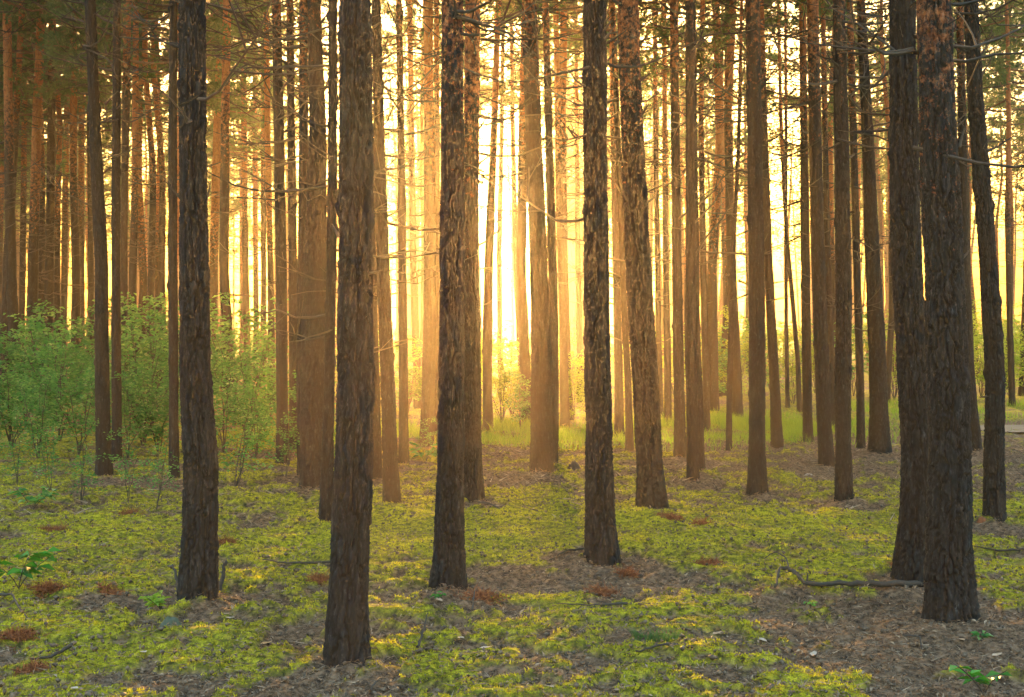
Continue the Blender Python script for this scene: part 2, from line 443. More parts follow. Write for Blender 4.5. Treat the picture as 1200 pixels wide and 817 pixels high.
# ------------------------------------------------------------------ the trees that stand out: points (x, y, width) in the photo from the foot up, bark turns orange above red_h metres
TR = [
 # nearest
 ('tall near-black pine trunk, the foremost tree, foot at the bottom left of centre', [(405,774,53),(408,700,46),(412,600,47),(414,540,47),(416,420,45),(416,300,44),(416,150,41),(415,0,38)], 9.5),
 ('dark rough pine with a broken root splinter at its foot at the left', [(232,704,47),(234,620,44),(236,550,42),(231,480,39),(228,400,37),(228,300,34),(226,150,32),(226,0,30)], 9.5),
 ('thickest dark pine on the right with red patches high on its trunk', [(1115,723,62),(1112,640,54),(1113,540,49),(1108,400,49),(1104,300,47),(1096,150,43),(1091,0,41)], 2.9),
 ('leaning dark pine pressed close against the left side of the thickest right trunk', [(1067,678,44),(1073,600,38),(1074,540,37),(1066,400,35),(1060,300,35),(1057,150,32),(1055,0,28)], 9.5),
 ('dark pine with flaking orange and red plates near the top, beside a slimmer reddish trunk', [(525,692,42),(527,600,35),(528,550,32),(530,400,31),(530,300,30),(530,150,28),(530,0,27)], 3.3),
 ('grey-green pine trunk without any red bark, near the middle of the wood', [(705,656,43),(703,600,36),(702,500,32),(700,400,31),(699,300,30),(698,150,28),(698,0,26)], 9.5),
 ('leaning reddish-brown pine with thick broken stubs, right of the grey-green trunk', [(764,598,38),(761,540,33),(757,450,33),(752,380,32),(748,300,31),(741,150,29),(736,0,27)], 3.6),
 ('rightmost dark pine, its trunk bending left towards the top', [(1165,612,28),(1165,540,25),(1167,450,23),(1165,400,23),(1158,300,21),(1150,200,20),(1142,100,18),(1137,0,16)], 4.6),
 ('slim reddish pine standing directly right of the orange-plated dark trunk', [(554,587,28),(554,540,23),(553,450,22),(553,380,21),(552,300,19),(553,150,19),(554,0,19)], 3.2),
 ('pale-lit pine with orange upper bark left of the grey-green trunk', [(635,557,30),(635,500,27),(634,400,25),(631,300,23),(625,150,21),(620,0,19)], 4.8),
 ('straight orange-topped pine standing alone left of the brightest gap on the right', [(888,579,24),(887,520,21),(887,400,21),(886,300,20),(884,150,19),(882,0,18)], 4.6),
 ('slim pine with a swollen dark knot halfway up, left of the leaning dark pine', [(989,587,22),(988,520,19),(988,430,21),(989,380,19),(989,300,19),(987,150,17),(985,0,15)], 4.6),
 ('slender dark-footed pine just right of the foremost black trunk', [(459,590,21),(456,500,18),(452,400,17),(448,300,16),(443,150,13),(440,0,11)], 5),
 ('broad grey-brown pine standing left of the foremost black trunk', [(371,575,40),(368,500,36),(368,400,32),(370,300,29),(372,150,21),(368,0,16)], 5.2),
 ('mossy-footed thin pine half hidden by the left edge of the foremost trunk', [(383,608,19),(384,540,15),(386,450,13),(388,350,12),(390,200,11),(391,0,10)], 6.5),
 ('dark pine rising from the leafy bushes, the broadest tree left of the splintered one', [(122,561,21),(121,500,18),(120,400,17),(120,300,17),(115,200,15),(111,100,13),(107,0,13)], 6.5),
 ('thin brown pine between the bush-side dark pine and the splintered dark tree', [(204,563,13),(204,480,12),(204,400,12),(203,300,12),(203,150,11),(203,0,10)], 7),
 ('pine with long dead boughs on its left, second left of the broad grey-brown trunk', [(331,546,17),(331,480,15),(330,400,15),(329,300,14),(326,150,13),(323,0,12)], 5.5),
 # middle
 ('slim pine immediately left of the broad grey-brown trunk, touching its upper half', [(357,559,17),(355,480,18),(355,400,17),(355,300,15),(355,150,12),(355,0,11)], 4.5),
 ('straight slim pine filling the gap left of the red slim trunk beside the broad one', [(345,530,13),(344,450,12),(343,300,11),(341,150,10),(340,0,9)], 6),
 ('dim pine whose left half is hidden behind the foremost black trunk', [(441,563,15),(440,480,13),(438,400,12),(436,300,11),(433,150,10),(431,0,9)], 6),
 ('slim straight golden-edged pine with a dark foot, second right of the foremost trunk', [(473,545,13),(473,450,12),(472,300,11),(470,150,9),(468,0,8)], 5.5),
 ('pair-forming pine left of the orange-plated dark trunk', [(500,523,18),(502,450,17),(504,380,17),(504,300,16),(503,150,13),(502,0,12)], 4),
 ('narrow pine squeezed between the pair-forming pine and the orange-plated trunk', [(511,520,11),(512,400,9),(512,300,8),(512,150,7),(511,0,7)], 5),
 ('far slim pine left of the pair-forming pine, thin trunk above green undergrowth', [(490,478,12),(487,400,10),(484,300,9),(482,150,8),(480,0,7)], 6),
 ('dark-footed pine in front of the blazing gap, right of the slim reddish trunk', [(572,508,14),(571,450,12),(571,400,13),(573,300,12),(579,150,9),(584,0,8)], 4.5),
 ('pine hugging the right edge of the pale-lit orange trunk', [(649,544,11),(650,480,11),(649,380,12),(647,300,12),(643,150,10),(639,0,9)], 5),
 ('hazy pine two trunks right of the pale-lit orange one, bushy at its foot', [(662,499,12),(661,420,12),(659,340,11),(656,250,10),(653,100,8),(651,0,7)], 5),
 ('thin golden pine midway between the pale-lit trunk and the grey-green trunk', [(680,471,9),(679,400,8),(677,300,7),(676,150,6),(675,0,5)], 5),
 ('hazy pine just right of the grey-green trunk, paler of the two there', [(726,514,13),(725,450,11),(723,350,10),(720,200,9),(717,0,8)], 5),
 ('darker thin pine between the grey-green trunk and the leaning reddish one', [(738,529,11),(736,450,9),(731,350,8),(728,250,8),(722,100,7),(718,0,7)], 5.5),
 ('sturdy orange-lit pine left of the double-trunked pair', [(797,536,16),(796,450,14),(794,350,13),(793,250,12),(791,100,11),(790,0,11)], 5),
 ('slim glowing pine right of the leaning reddish tree, in the yellow haze', [(783,499,10),(782,400,9),(780,300,8),(779,150,7),(778,0,6)], 4.5),
 ('faint slim pine directly beside the right edge of the leaning reddish tree', [(774,491,8),(772,400,7),(770,300,7),(768,150,6),(767,0,6)], 6),
 ('front trunk of the double pair left of the straight orange-topped pine', [(812,561,17),(811,480,15),(808,400,14),(809,300,12),(808,150,11),(807,0,10)], 5),
 ('rear trunk of the double pair, its foot close behind the front one', [(820,553,13),(819,480,11),(816,400,10),(815,300,9),(813,150,8),(812,0,7)], 7),
 ('pencil-thin crooked pine standing alone in green grass under the yellow haze', [(854,529,8),(855,450,7),(857,380,7),(859,300,6),(866,180,5),(869,60,4),(870,0,4)], 5),
 ('soft hazy pine right of the straight orange-topped pine, under the bright gap', [(911,525,15),(908,450,13),(904,370,12),(901,300,11),(896,150,9),(892,0,8)], 5),
 ('hazy pine at the right edge of the bright gap on the right', [(947,518,13),(946,450,12),(945,380,12),(944,300,11),(942,150,10),(940,0,9)], 5),
 ('broad pinkish pine with a crooked dark foot, right of the bright gap', [(969,547,20),(966,500,18),(963,420,18),(958,300,17),(954,150,16),(951,0,15)], 4.6),
 ('slim pine hidden low down behind the broad pinkish pine', [(975,503,11),(973,400,9),(969,300,8),(966,150,7),(964,0,6)], 5.5),
 ('broad pale hazy pine leaning left, between the knotted slim pine and leaning dark pine', [(1031,531,27),(1029,470,22),(1027,400,21),(1022,300,18),(1016,150,14),(1009,0,10)], 6),
 ('slim hazy pine just left of the broad pale hazy one', [(1009,524,11),(1008,450,10),(1005,350,9),(1002,200,9),(997,0,8)], 5),
 ('hazy pine standing between the two large right-hand trunks and the rightmost dark pine', [(1144,531,16),(1139,470,13),(1134,400,12),(1131,300,11),(1129,150,10),(1126,0,9)], 5.5),
 # left
 ('trunk half hidden behind the right edge of the bush-side dark pine', [(137,541,13),(136,450,12),(135,350,11),(135,250,11),(136,100,10),(137,0,9)], 6),
 ('bright orange topped pine right of the half-hidden trunk in the bushes', [(146,486,10),(145,400,9),(146,250,9),(149,100,10),(150,0,10)], 7),
 ('brightest orange pine near the left edge of the wood', [(35,472,13),(37,400,13),(40,300,13),(44,150,12),(49,0,11)], 4.5),
 ('grey pine with long steep dead boughs, right of the brightest orange pine', [(57,466,13),(57,400,12),(59,300,11),(60,150,10),(61,0,10)], 9),
 ('leaning dark pine on the far left, foot lost in the bushes', [(5,472,13),(6,400,12),(9,300,11),(17,150,9),(26,0,7)], 7),
 ('thin dark pine between the far left leaning one and the brightest orange pine', [(24,458,9),(25,380,8),(26,300,8),(28,150,7),(30,0,6)], 6),
 ('thin pine midway between the grey steep-boughed pine and the bush-side dark pine', [(73,452,8),(74,380,8),(76,250,8),(79,100,7),(81,0,6)], 6),
 ('slim orange pine just left of the bush-side dark pine', [(94,452,10),(95,380,9),(95,300,9),(96,150,8),(97,0,7)], 6),
 ('shaded thin trunk touching the left edge of the bush-side dark pine', [(107,456,9),(107,380,8),(107,300,7),(105,150,6),(103,0,6)], 9),
 ('red-topped pine just right of the splintered dark tree', [(249,462,13),(250,380,12),(251,300,11),(255,150,11),(260,0,10)], 4),
 ('thin reddish pine second right of the splintered dark tree', [(263,456,9),(263,380,8),(264,250,8),(266,100,7),(267,0,7)], 6),
 ('dark-footed thin pine above the round bush right of the splintered tree', [(290,450,10),(289,380,9),(287,300,8),(286,150,7),(285,0,6)], 6),
 ('orange thin pine just right of the dark-footed one above the round bush', [(300,447,8),(300,380,7),(299,250,7),(298,0,6)], 4),
 ('greyish thin pine with golden gaps both sides, above the round bush', [(310,450,8),(309,380,7),(309,250,7),(308,0,6)], 7),
 ('red-barked slim pine left of the one with long dead boughs', [(318,470,10),(318,400,9),(317,300,8),(314,150,8),(312,0,7)], 4),
 ('thin golden pine standing in the blazing gap, right of the dark-footed one', [(587,462,8),(586,400,7),(585,300,7),(588,150,6),(590,0,5)], 5),
 ('thin pine leaning left in the blazing gap, close to the pale-lit orange trunk', [(613,467,10),(609,400,8),(604,300,7),(601,150,6),(599,0,5)], 5),
 ('pale hazy pine behind the double-trunked pair on its right side', [(828,505,10),(827,430,9),(824,300,8),(822,150,7),(824,0,6)], 5),
 ('slanting thin pine low in the bright gap on the right, leaning left', [(937,486,7),(935,420,6),(929,350,6),(922,270,5),(916,150,5),(912,0,4)], 5),
 ('thin pine with fine twigs standing in hazy green under the bright gap', [(923,478,6),(922,400,5),(921,300,5),(921,150,4),(920,0,4)], 6),
]
landmarks = [  # x in the photo at eye height, width, short handle
 (6, 'far left leaning dark pine'), (37, 'brightest orange pine'), (57, 'steep-boughed grey pine'), (121, 'bush-side dark pine'), (204, 'thin brown pine'),
 (231, 'splintered dark pine'), (330, 'pine with long dead boughs'), (368, 'broad grey-brown pine'), (415, 'foremost black trunk'), (472, 'slim golden-edged pine'),
 (530, 'orange-plated dark trunk'), (553, 'slim reddish trunk'), (571, 'dark-footed pine'), (634, 'pale-lit orange trunk'), (700, 'grey-green trunk'), (752, 'leaning reddish pine'),
 (809, 'double-trunked pair'), (887, 'straight orange-topped pine'), (945, 'hazy pine edging the bright gap'), (964, 'broad pinkish pine'), (988, 'knotted slim pine'), (1027, 'broad pale hazy pine'),
 (1066, 'leaning dark pine'), (1108, 'thickest right trunk'), (1166, 'rightmost bending pine')]

# hand-placed dead boughs: tree index -> list of (x, y) root row -> tip in the photo
BR = {
 0: [((436,320),(448,318)), ((393,270),(388,262))],
 1: [((213,57),(168,36)), ((213,235),(191,213)), ((240,115),(246,97)), ((243,230),(250,212)), ((216,5),(180,-8))],
 2: [((1126,165),(1131,150)), ((1130,300),(1138,292))],
 3: [((1043,82),(1000,118)), ((1042,152),(996,160))],
 4: [((541,160),(552,158)), ((517,252),(506,248)), ((516,170),(512,160))],
 5: [((711,32),(719,24)), ((712,42),(724,28))],
 6: [((724,50),(779,15)), ((740,92),(722,54)), ((727,92),(712,80)), ((754,92),(764,84)), ((752,135),(762,120)), ((748,188),(754,160)), ((760,236),(779,225))],
 7: [((1152,85),(1164,68)), ((1153,465),(1147,466)), ((1148,66),(1172,40)), ((1162,175),(1200,160))],
 8: [((562,150),(579,130)), ((562,192),(584,180)), ((562,287),(599,268)), ((564,78),(552,76))],
 9: [((632,118),(636,106)), ((620,160),(610,155)), ((620,188),(609,185))],
 10: [((876,345),(855,355)), ((876,60),(852,36)), ((895,100),(912,80))],
 11: [((999,110),(1030,85)), ((980,75),(964,62)), ((980,170),(960,182))],
 12: [((447,105),(456,85)), ((450,75),(460,70)), ((441,30),(452,24))],
 13: [((362,24),(313,0)), ((362,55),(312,24)), ((380,105),(396,70)), ((362,120),(314,94)), ((380,150),(398,138)), ((360,160),(346,154)), ((380,170),(394,155))],
 17: [((336,80),(356,96)), ((322,118),(306,104))],
 26: [((638,162),(660,132)), ((640,160),(652,134)), ((645,235),(668,188)), ((650,250),(672,235))],
 31: [((800,110),(830,85)), ((802,200),(824,170))],
 34: [((815,260),(856,220)), ((815,235),(840,222)), ((815,300),(858,222)), ((812,60),(840,20)), ((815,150),(842,120))],
 15: [((125,200),(104,214)), ((126,120),(140,108))],
 47: [((61,22),(75,70)), ((63,70),(92,8)), ((64,185),(76,110)), ((64,190),(88,150)), ((64,240),(80,200)), ((60,20),(0,2))],
 46: [((45,80),(10,10)), ((48,60),(66,70))],
 36: [((868,330),(896,344)), ((868,190),(890,180))],
}

_m = []
for _l, _p, _r in TR:
    if _p[0][1] > 525:
        _x, _y = drop(_p[0][0], _p[0][1], .055); _m.append((_x, _y, _p[0][2] * .45 / F * _y))
MOUNDS.extend(_m)
xs = spaced(-170, 170, -6.5, 6.5, .034, 1.05); ys = spaced(-30, 200, 4.2, 17, .034, 1.035)
X, Y = np.meshgrid(xs, ys); nx, ny = len(xs), len(ys)
Z = terrain(X, Y); MS = moss_amount(X, Y)
i = np.arange(ny - 1)[:, None] * nx; j = np.arange(nx - 1)[None]
Fq = np.stack([i + j, i + j + 1, i + nx + j + 1, i + nx + j], -1).reshape(-1, 4)
g = link('ground', mesh_np('ground', np.stack([X, Y, Z], -1).reshape(-1, 3), [Fq], [ground_mat()], None, True, {'moss': ('POINT', 'FLOAT', MS.ravel())}))
g['kind'] = 'structure'

# pale sandy track at the wood's edge, right
pth = MB(); u = np.linspace(0, 1, 60); v = np.linspace(-1, 1, 9)
U, Vv = np.meshgrid(u, v); px_ = 8.6 + U * 40; py_ = 22.5 + U * 5 + Vv * .8 * (1 + .2 * np.sin(U * 30))
pz_ = terrain(px_, py_) + .035 - .01 * np.abs(Vv)
i = np.arange(8)[:, None] * 60; j = np.arange(59)[None]
pth.add(np.stack([px_, py_, pz_], -1).reshape(-1, 3), np.stack([i + j, i + j + 1, i + 60 + j + 1, i + 60 + j], -1).reshape(-1, 4))
PATH = plain('sandy_track', [(0, (.12, .10, .07)), (1, (.19, .16, .12))])
link('path', pth.mesh('path', [PATH]))['kind'] = 'structure'

trees = []      # (screen x, half width px, depth)
def bough(parent, base, p0, p1, D):
    """dead bough between two photo points, its root on the trunk at distance D"""
    a = Vector((unproj(p0[0], D), 0, EYE - (p0[1] - HY) / F * D)); c = Vector((unproj(p1[0], D), 0, EYE - (p1[1] - HY) / F * D))
    d = c - a; L = d.length
    d.y = random.uniform(-.25, .25) * L
    me = dead_branch_mesh(L * .95, max(.008, min(.024, min(.0006 * D, .012) + .004 + .006 * L)), random.randint(0, 9999), random.uniform(-.1, .3), 2 if L < .4 else 4)
    o = link('dead_branch', me, parent, (a.x - base[0], 0, a.z - base[2]))
    o.rotation_euler = (random.uniform(-.4, .4), -math.atan2(d.z, math.hypot(d.x, d.y)), math.atan2(d.y, d.x))
    return o

for idx, (label, pts, red_h) in enumerate(TR):
    bx, by = drop(pts[0][0], pts[0][1])
    D = by
    gz = ground_at(bx, by)
    P = [(unproj(x, D), EYE - (y - HY) / F * D, w * .86 / 2 / F * D) for x, y, w in pts]
    zt = P[-1][1]
    H = max(18.5 + random.uniform(-1.5, 2.5), zt + 5)
    zc = [-.18] + [p[1] - gz for p in P]; zc[1] = 0.0
    xc = [P[0][0] - bx] + [p[0] - bx for p in P]; rc = [P[0][2] * 1.03] + [p[2] for p in P]
    dx = (xc[-1] - xc[-2]) / max(zc[-1] - zc[-2], .1); rt = rc[-1]
    for s in np.linspace(0, 1, 6)[1:]:
        z = zc[len(P)] + (H - zc[len(P)]) * s
        zc.append(z); xc.append(xc[len(P)] + dx * (H - zt) * .5 * (1 - (1 - s) ** 2) * .6); rc.append(max(.022, rt * (1 - s * .85)))
    sway = np.array([.03 * math.sin(z * .5 + idx) for z in zc]); yc = list(sway - sway[0])
    near = D < 12.5
    k, dz = (176, .011) if near else (96, .02) if D < 22 else (40, .05)
    knots = [(random.uniform(1, zt), random.random(), random.uniform(.006, .02)) for _ in range(14)]
    me = trunk_mesh('trunk', zc, xc, yc, rc, k, zt - gz + .3, dz, red_h + .4, 1.9, 1.0 if near else .65, idx * 3 + 1, .20, knots)
    # the flare is part of the width in the photo
    if len(label.split()) > 16 or len(label.replace('-', ' ').split()) > 16: print('LONG', label)
    t = thing('pine_tree', label, 'pine tree', (bx, by, gz), 'pines of the wood')
    link('trunk', me, t)
    ztop = 11.0
    cxx = float(np.interp(ztop, zc, xc))
    link('crown', random.choice(CROWNS), t, (cxx, 0, (H - 19.4)), random.uniform(0, 6.28), 1.0)
    if idx in BR:
        for p0, p1 in BR[idx]: bough(t, (bx, by, gz), p0, p1, D)
    # further dead boughs and stubs all round
    nb = 10 if D < 22 else 7
    for _ in range(nb):
        z = random.uniform(3.3, max(6.0, min(zt + .5, 9.5))); r = float(np.interp(z, zc, rc)); cx_ = float(np.interp(z, zc, xc)); cy_ = float(np.interp(z, zc, yc))
        a = random.uniform(0, 6.28); stub = near or random.random() < (.8 if z < 4.5 else .3)
        o = link('dead_branch', random.choice(POOL_STUB if stub else POOL_LONG), t,
                 (cx_ + math.cos(a) * r * .8, cy_ + math.sin(a) * r * .8, z), 0, random.uniform(.35, 1.0) if stub else random.uniform(.4, .8) if D < 16 else random.uniform(.7, 1.4))
        o.rotation_euler = (random.uniform(-.5, .5), random.uniform(-.6, .15), a)
    for (x, y, w) in pts:
        pass
    trees.append(([(y, x, w) for x, y, w in pts], D))

# ------------------------------------------------------------------ the crowd of thin far pines
far_trunks = []
for q in range(9):
    H = 19.5; z = np.array([-.2, 0, 3, 6, 9, 12, 15, H])
    rs = np.random.RandomState(q + 5)
    x = np.concatenate([[0, 0], np.cumsum(rs.normal(0, .10, 6))]); y = np.concatenate([[0, 0], np.cumsum(rs.normal(0, .10, 6))])
    r = np.array([.15, .145, .12, .11, .10, .085, .06, .02]) * (.72 + .06 * (q % 5))
    me = trunk_mesh('trunk', z, x, y, r, 20, 14, .13, rs.uniform(2.6, 6.5), 2.0, .8, q * 5 + 2)
    far_trunks.append((me, float(np.interp(11, z, x)), float(np.interp(11, z, y))))

cover = np.zeros(1600)                 # depth-sorted coverage along the eye-height row (photo pixels, offset 200)
def span(px, w): return slice(max(0, int(px - w / 2 + 200)), min(1600, int(px + w / 2 + 201)))
for pts, D in sorted(trees, key=lambda t: t[1]):
    ys_ = [p[0] for p in pts][::-1]; x4 = np.interp(300, ys_, [p[1] for p in pts][::-1]); w4 = np.interp(300, ys_, [p[2] for p in pts][::-1])
    cover[span(x4, w4)] = 1
far = []
placed = [(0, 0)]
tries = 0
rsf = np.random.RandomState(21)
GAPS = [(556, 612, .0), (896, 940, 0.0), (452, 466, 0.0), (686, 694, 0), (713, 718, 0), (1150, 1330, .05)]
while len(far) < 290 and tries < 16000:
    tries += 1
    px = rsf.uniform(-120, 1320); D = 26 + 62 * rsf.rand() ** .8
    left = px < 340
    if px > 420: D = 24 + 50 * rsf.rand() ** .85
    dens = 1.0 if left else .95 if px < 700 else .9 if px < 1000 else .9 if px < 1120 else .3
    for a, b, c in GAPS:
        if a <= px <= b: dens = c
    if rsf.rand() > dens: continue
    x = unproj(px, D)
    if any((x - a) ** 2 + (D - b) ** 2 < 1.3 ** 2 for a, b in placed): continue
    sc = rsf.uniform(.75, 1.15); w = .24 * sc / D * F
    seg = cover[span(px, w)]
    if 0 < px < 1200 and (seg.size == 0 or seg.mean() > .55): continue
    placed.append((x, D)); far.append((px, D, x, sc, w))
far.sort(key=lambda t: t[1])
vis = []
for f_ in far:
    seg = cover[span(f_[0], f_[4])]
    if seg.mean() > .6 and 0 < f_[0] < 1200: continue
    cover[span(f_[0], f_[4])] = 1; vis.append(f_)
ORD = ['first', 'second', 'third', 'fourth', 'fifth', 'sixth', 'seventh', 'eighth', 'ninth', 'tenth', 'eleventh', 'twelfth', 'thirteenth', 'fourteenth', 'fifteenth', 'sixteenth', 'seventeenth', 'eighteenth', 'nineteenth', 'twentieth', 'twenty-first', 'twenty-second', 'twenty-third', 'twenty-fourth', 'twenty-fifth', 'twenty-sixth', 'twenty-seventh', 'twenty-eighth', 'twenty-ninth', 'thirtieth']
vis.sort(key=lambda t: t[0]); print('far trees', len(vis), 'named', len(TR))
count = {}
for px, D, x, sc, w in vis:
    lm = [l for l in landmarks if l[0] <= px]
    if px > 1205 or px < -5: lab = 'thin background pine beyond the edge of the view'
    elif not lm: lab = 'thin background pine at the extreme left edge'
    else:
        h = lm[-1][1]; kx = count.get(h, 0); count[h] = kx + 1
        lab = f'{ORD[min(kx, 29)]} thin background pine to the right of the {h}'
    if px > 1205: lab = 'thin background pine past the right edge'
    if px < -5: lab = 'thin background pine past the left edge'
    gz = ground_at(x, D)
    t = thing('pine_tree', lab, 'pine tree', (x, D, gz), 'thin pines in the background', rsf.uniform(0, 6.28), sc)
    me, cx_, cy_ = far_trunks[rsf.randint(len(far_trunks))]
    link('trunk', me, t)
    link('crown', CROWNS[rsf.randint(len(CROWNS))], t, (cx_, cy_, 0), rsf.uniform(0, 6.28))

# ------------------------------------------------------------------ understorey bushes and saplings
def bush_mesh(seed, H=2.4, W=1.3, stems=8, leaves=2600, size=.055, leafmat=LEAF):
    rs = np.random.RandomState(seed); st = MB(); lf = MB(); LP = []
    for q in range(stems):
        a = rs.uniform(0, 6.28); lean = rs.uniform(.05, 1) * W; h = H * rs.uniform(.55, 1.0)
        t = np.linspace(0, 1, 9)
        P = np.stack([np.cos(a) * lean * t ** 1.3 + np.cumsum(rs.normal(0, .025, 9)), np.sin(a) * lean * t ** 1.3 + np.cumsum(rs.normal(0, .025, 9)), h * (t * 1.15 - .15 * t * t)], 1)
        P -= P[0]; P[0, 2] = -.05
        st.tube(P, .013 * (1 - .75 * t) * (H / 2.4), 4)
        for w in range(int(10 * H / 2.4)):
            i0 = rs.uniform(.2, 1); p = np.array([np.interp(i0, t, P[:, c]) for c in range(3)])
            b_ = rs.uniform(0, 6.28); d = np.array([math.cos(b_), math.sin(b_), rs.uniform(-.1, .7)]); l = rs.uniform(.25, .7) * (1.2 - .5 * i0) * H / 2.4
            u = np.linspace(0, 1, 5)[:, None]; Q = p + d * u * l - np.array([0, 0, .25 * l]) * u ** 2
            st.tube(Q, .004 * (1 - .6 * u[:, 0]), 3)
            LP.append((Q, l))
    per = max(1, leaves // len(LP)); PP = []; DD = []; RR = []
    for Q, l in LP:
        u = rs.rand(per) ** .6 * 4; i0 = np.clip(u.astype(int), 0, 3); f = (u - i0)[:, None]
        p = Q[i0] * (1 - f) + Q[i0 + 1] * f + rs.normal(0, .03 + .06 * l, (per, 3))
        a = rs.uniform(0, 6.28, per); PP.append(p); DD.append(np.stack([np.cos(a), np.sin(a), rs.uniform(-.5, .35, per)], 1))
        RR.append(np.clip(rs.rand() * .5 + rs.rand(per) * .5, 0, 1))
    PP = np.concatenate(PP); DD = np.concatenate(DD); DD *= (size * rs.uniform(.6, 1.3, len(DD)))[:, None]
    PP[:, 2] = np.maximum(PP[:, 2], .06)
    lf.leaves(PP, DD, size * .58, 0, np.concatenate(RR))
    return st.mesh('stem', [DEAD]), lf.mesh('foliage', [leafmat], False)
BUSH = [bush_mesh(200 + q, 2.4, 1.35, 9 - q, 1450 - 130 * q, .105) for q in range(5)]
SAPL = [bush_mesh(230 + q, 1.9, .45, 3, 420, .06) for q in range(4)]
YBUSH = [bush_mesh(260 + q, 2.2, 1.3, 8, 2400, .07, LEAFY) for q in range(3)]
LOW = [bush_mesh(280 + q, .45, .35, 5, 130, .05, LEAF) for q in range(3)]

def plant(proto, px, py, h, label, group, name='bush', cat='bush', H0=2.4, D=None):
    if D is None: x, y = drop(px, py)
    else: x, y = unproj(px, D), D
    s = h / H0
    t = thing(name, label, cat, (x, y, ground_at(x, y)), group, random.uniform(0, 6.28), s)
    link('stem', proto[0], t); link('foliage', proto[1], t)
    return t

left_b = [ # px, D, height, label
 (-20, 17.5, 2.0, 'leafy bush cut by the left edge of the view'), (14, 18.5, 1.9, 'dense green bush below the far left leaning pine'),
 (45, 16.5, 1.55, 'low leafy bush in front of the brightest orange pine'), (70, 19.5, 2.6, 'tall leafy bush behind the steep-boughed grey pine'),
 (92, 17.2, 1.9, 'leafy bush on the left flank of the bush-side dark pine'), (62, 22, 2.8, 'highest bright green bush between the far left pines'),
 (30, 23, 2.5, 'rear bush left of the brightest orange pine'), (-5, 22.5, 2.3, 'rear bush at the left edge under thin pines'),
 (118, 21, 2.3, 'bush directly behind the bush-side dark pine'), (150, 16.6, 1.7, 'round leafy bush right of the bush-side dark pine'),
 (168, 19, 2.5, 'tall bush midway between the bush-side pine and thin brown pine'), (187, 17, 1.7, 'bush crowding the left of the thin brown pine'),
 (180, 24, 3.3, 'tallest thin-topped bush behind the thin brown pine'), (215, 20, 2.3, 'bush glimpsed between thin brown pine and splintered dark pine'),
 (262, 17.3, 1.9, 'leafy bush touching the right side of the splintered dark pine'), (288, 18.3, 2.35, 'round bush with rising top right of the splintered dark pine'),
 (300, 16.6, 1.35, 'lower leafy bush left of the pine with long dead boughs'), (275, 23, 3.2, 'tall airy bush behind the round bush'),
 (240, 24, 2.9, 'rear bush hidden behind the splintered dark pine'), (315, 22, 2.2, 'rear bush behind the pine with long dead boughs'),
 (140, 26, 3.3, 'far tall bush behind the bush-side pine'), (100, 27, 3.4, 'far bush topping the left thicket'), (205, 28, 3.2, 'far bush topping the middle thicket'),
 (40, 29, 3.2, 'farthest bush of the left thicket'), (245, 30, 3.0, 'farthest bush right of the splintered pine'),
 (385, 15.2, .95, 'pale small bush in front of the broad grey-brown pine foot'), (362, 17.5, 1.5, 'thin leafy bush between long-dead-boughed pine and broad pine')]
for k_, (px, D, h, lab) in enumerate(left_b):
    plant(BUSH[k_ % 5], px, 0, h * .82, lab, 'bushes of the left thicket', D=D)
sap = [(60, 575, 1.0, 'slim sapling in front of the left thicket'), (95, 590, .9, 'slim sapling left of the bush-side dark pine foot'), (150, 590, .95, 'slim sapling right of the bush-side dark pine foot'),
 (183, 600, .8, 'bare-stemmed sapling standing on moss before the thin brown pine'), (275, 570, 1.3, 'slim sapling before the round bush'), (20, 570, .9, 'sapling at the left edge of the thicket'),
 (500, 540, .75, 'small bright-leaved plant at the foot of the pair-forming pine'), (335, 560, .9, 'pale sapling at the foot of the long-dead-boughed pine')]
for k_, (px, py, h, lab) in enumerate(sap):
    plant(SAPL[k_ % 4], px, py, h, lab, 'saplings on the moss', 'sapling', 'sapling', 1.9)
cen = [(588, 24, 1.9, 'yellow-green bush in the blazing gap'), (600, 27, 2.2, 'taller yellow-green bush behind the one in the blazing gap'), (610, 22, 1.1, 'low yellow-green bush left of the pale-lit trunk'),
 (672, 25, 1.5, 'bright bush between the pale-lit trunk and grey-green trunk'), (690, 29, 1.8, 'rear bright bush left of the grey-green trunk'), (478, 27, 1.6, 'green bush between the slim golden-edged pines'),
 (520, 30, 1.9, 'green bush behind the orange-plated dark trunk'), (745, 30, 1.8, 'hazy bush behind the leaning reddish pine'), (830, 30, 2.2, 'hazy green bush right of the double pair'),
 (865, 33, 2.6, 'hazy green bush left of the straight orange-topped pine'), (850, 40, 2.8, 'far hazy bush behind the pencil-thin pine'), (905, 36, 2.4, 'hazy bush under the right bright gap'),
 (930, 31, 2.0, 'leafy bush beneath the slanting thin pine'), (955, 38, 2.6, 'hazy bush behind the broad pinkish pine'), (1000, 35, 2.7, 'hazy bush behind the knotted slim pine'),
 (1048, 33, 2.5, 'hazy bush right of the broad pale pine'), (1085, 36, 2.8, 'hazy bush behind the two large right trunks'), (1150, 34, 2.4, 'bright hedge-like bush left of the rightmost pine'),
 (1185, 33, 2.3, 'bright yellow-green bush right of the rightmost pine'), (1215, 35, 2.7, 'bright bush cut by the right edge'), (1175, 42, 3.2, 'far pale bush behind the rightmost pine'),
 (1130, 44, 3.2, 'far pale bush behind the hazy slim right pine'), (1240, 30, 2.3, 'bush past the right edge'), (440, 32, 2.2, 'green bush behind the slender dark-footed pine'),
 (395, 30, 2.1, 'green bush behind the foremost black trunk'), (790, 36, 2.2, 'hazy bush behind the sturdy orange-lit pine'), (640, 34, 2.2, 'far bush behind the pale-lit trunk'), (560, 34, 2.3, 'far bush left of the blazing gap')]
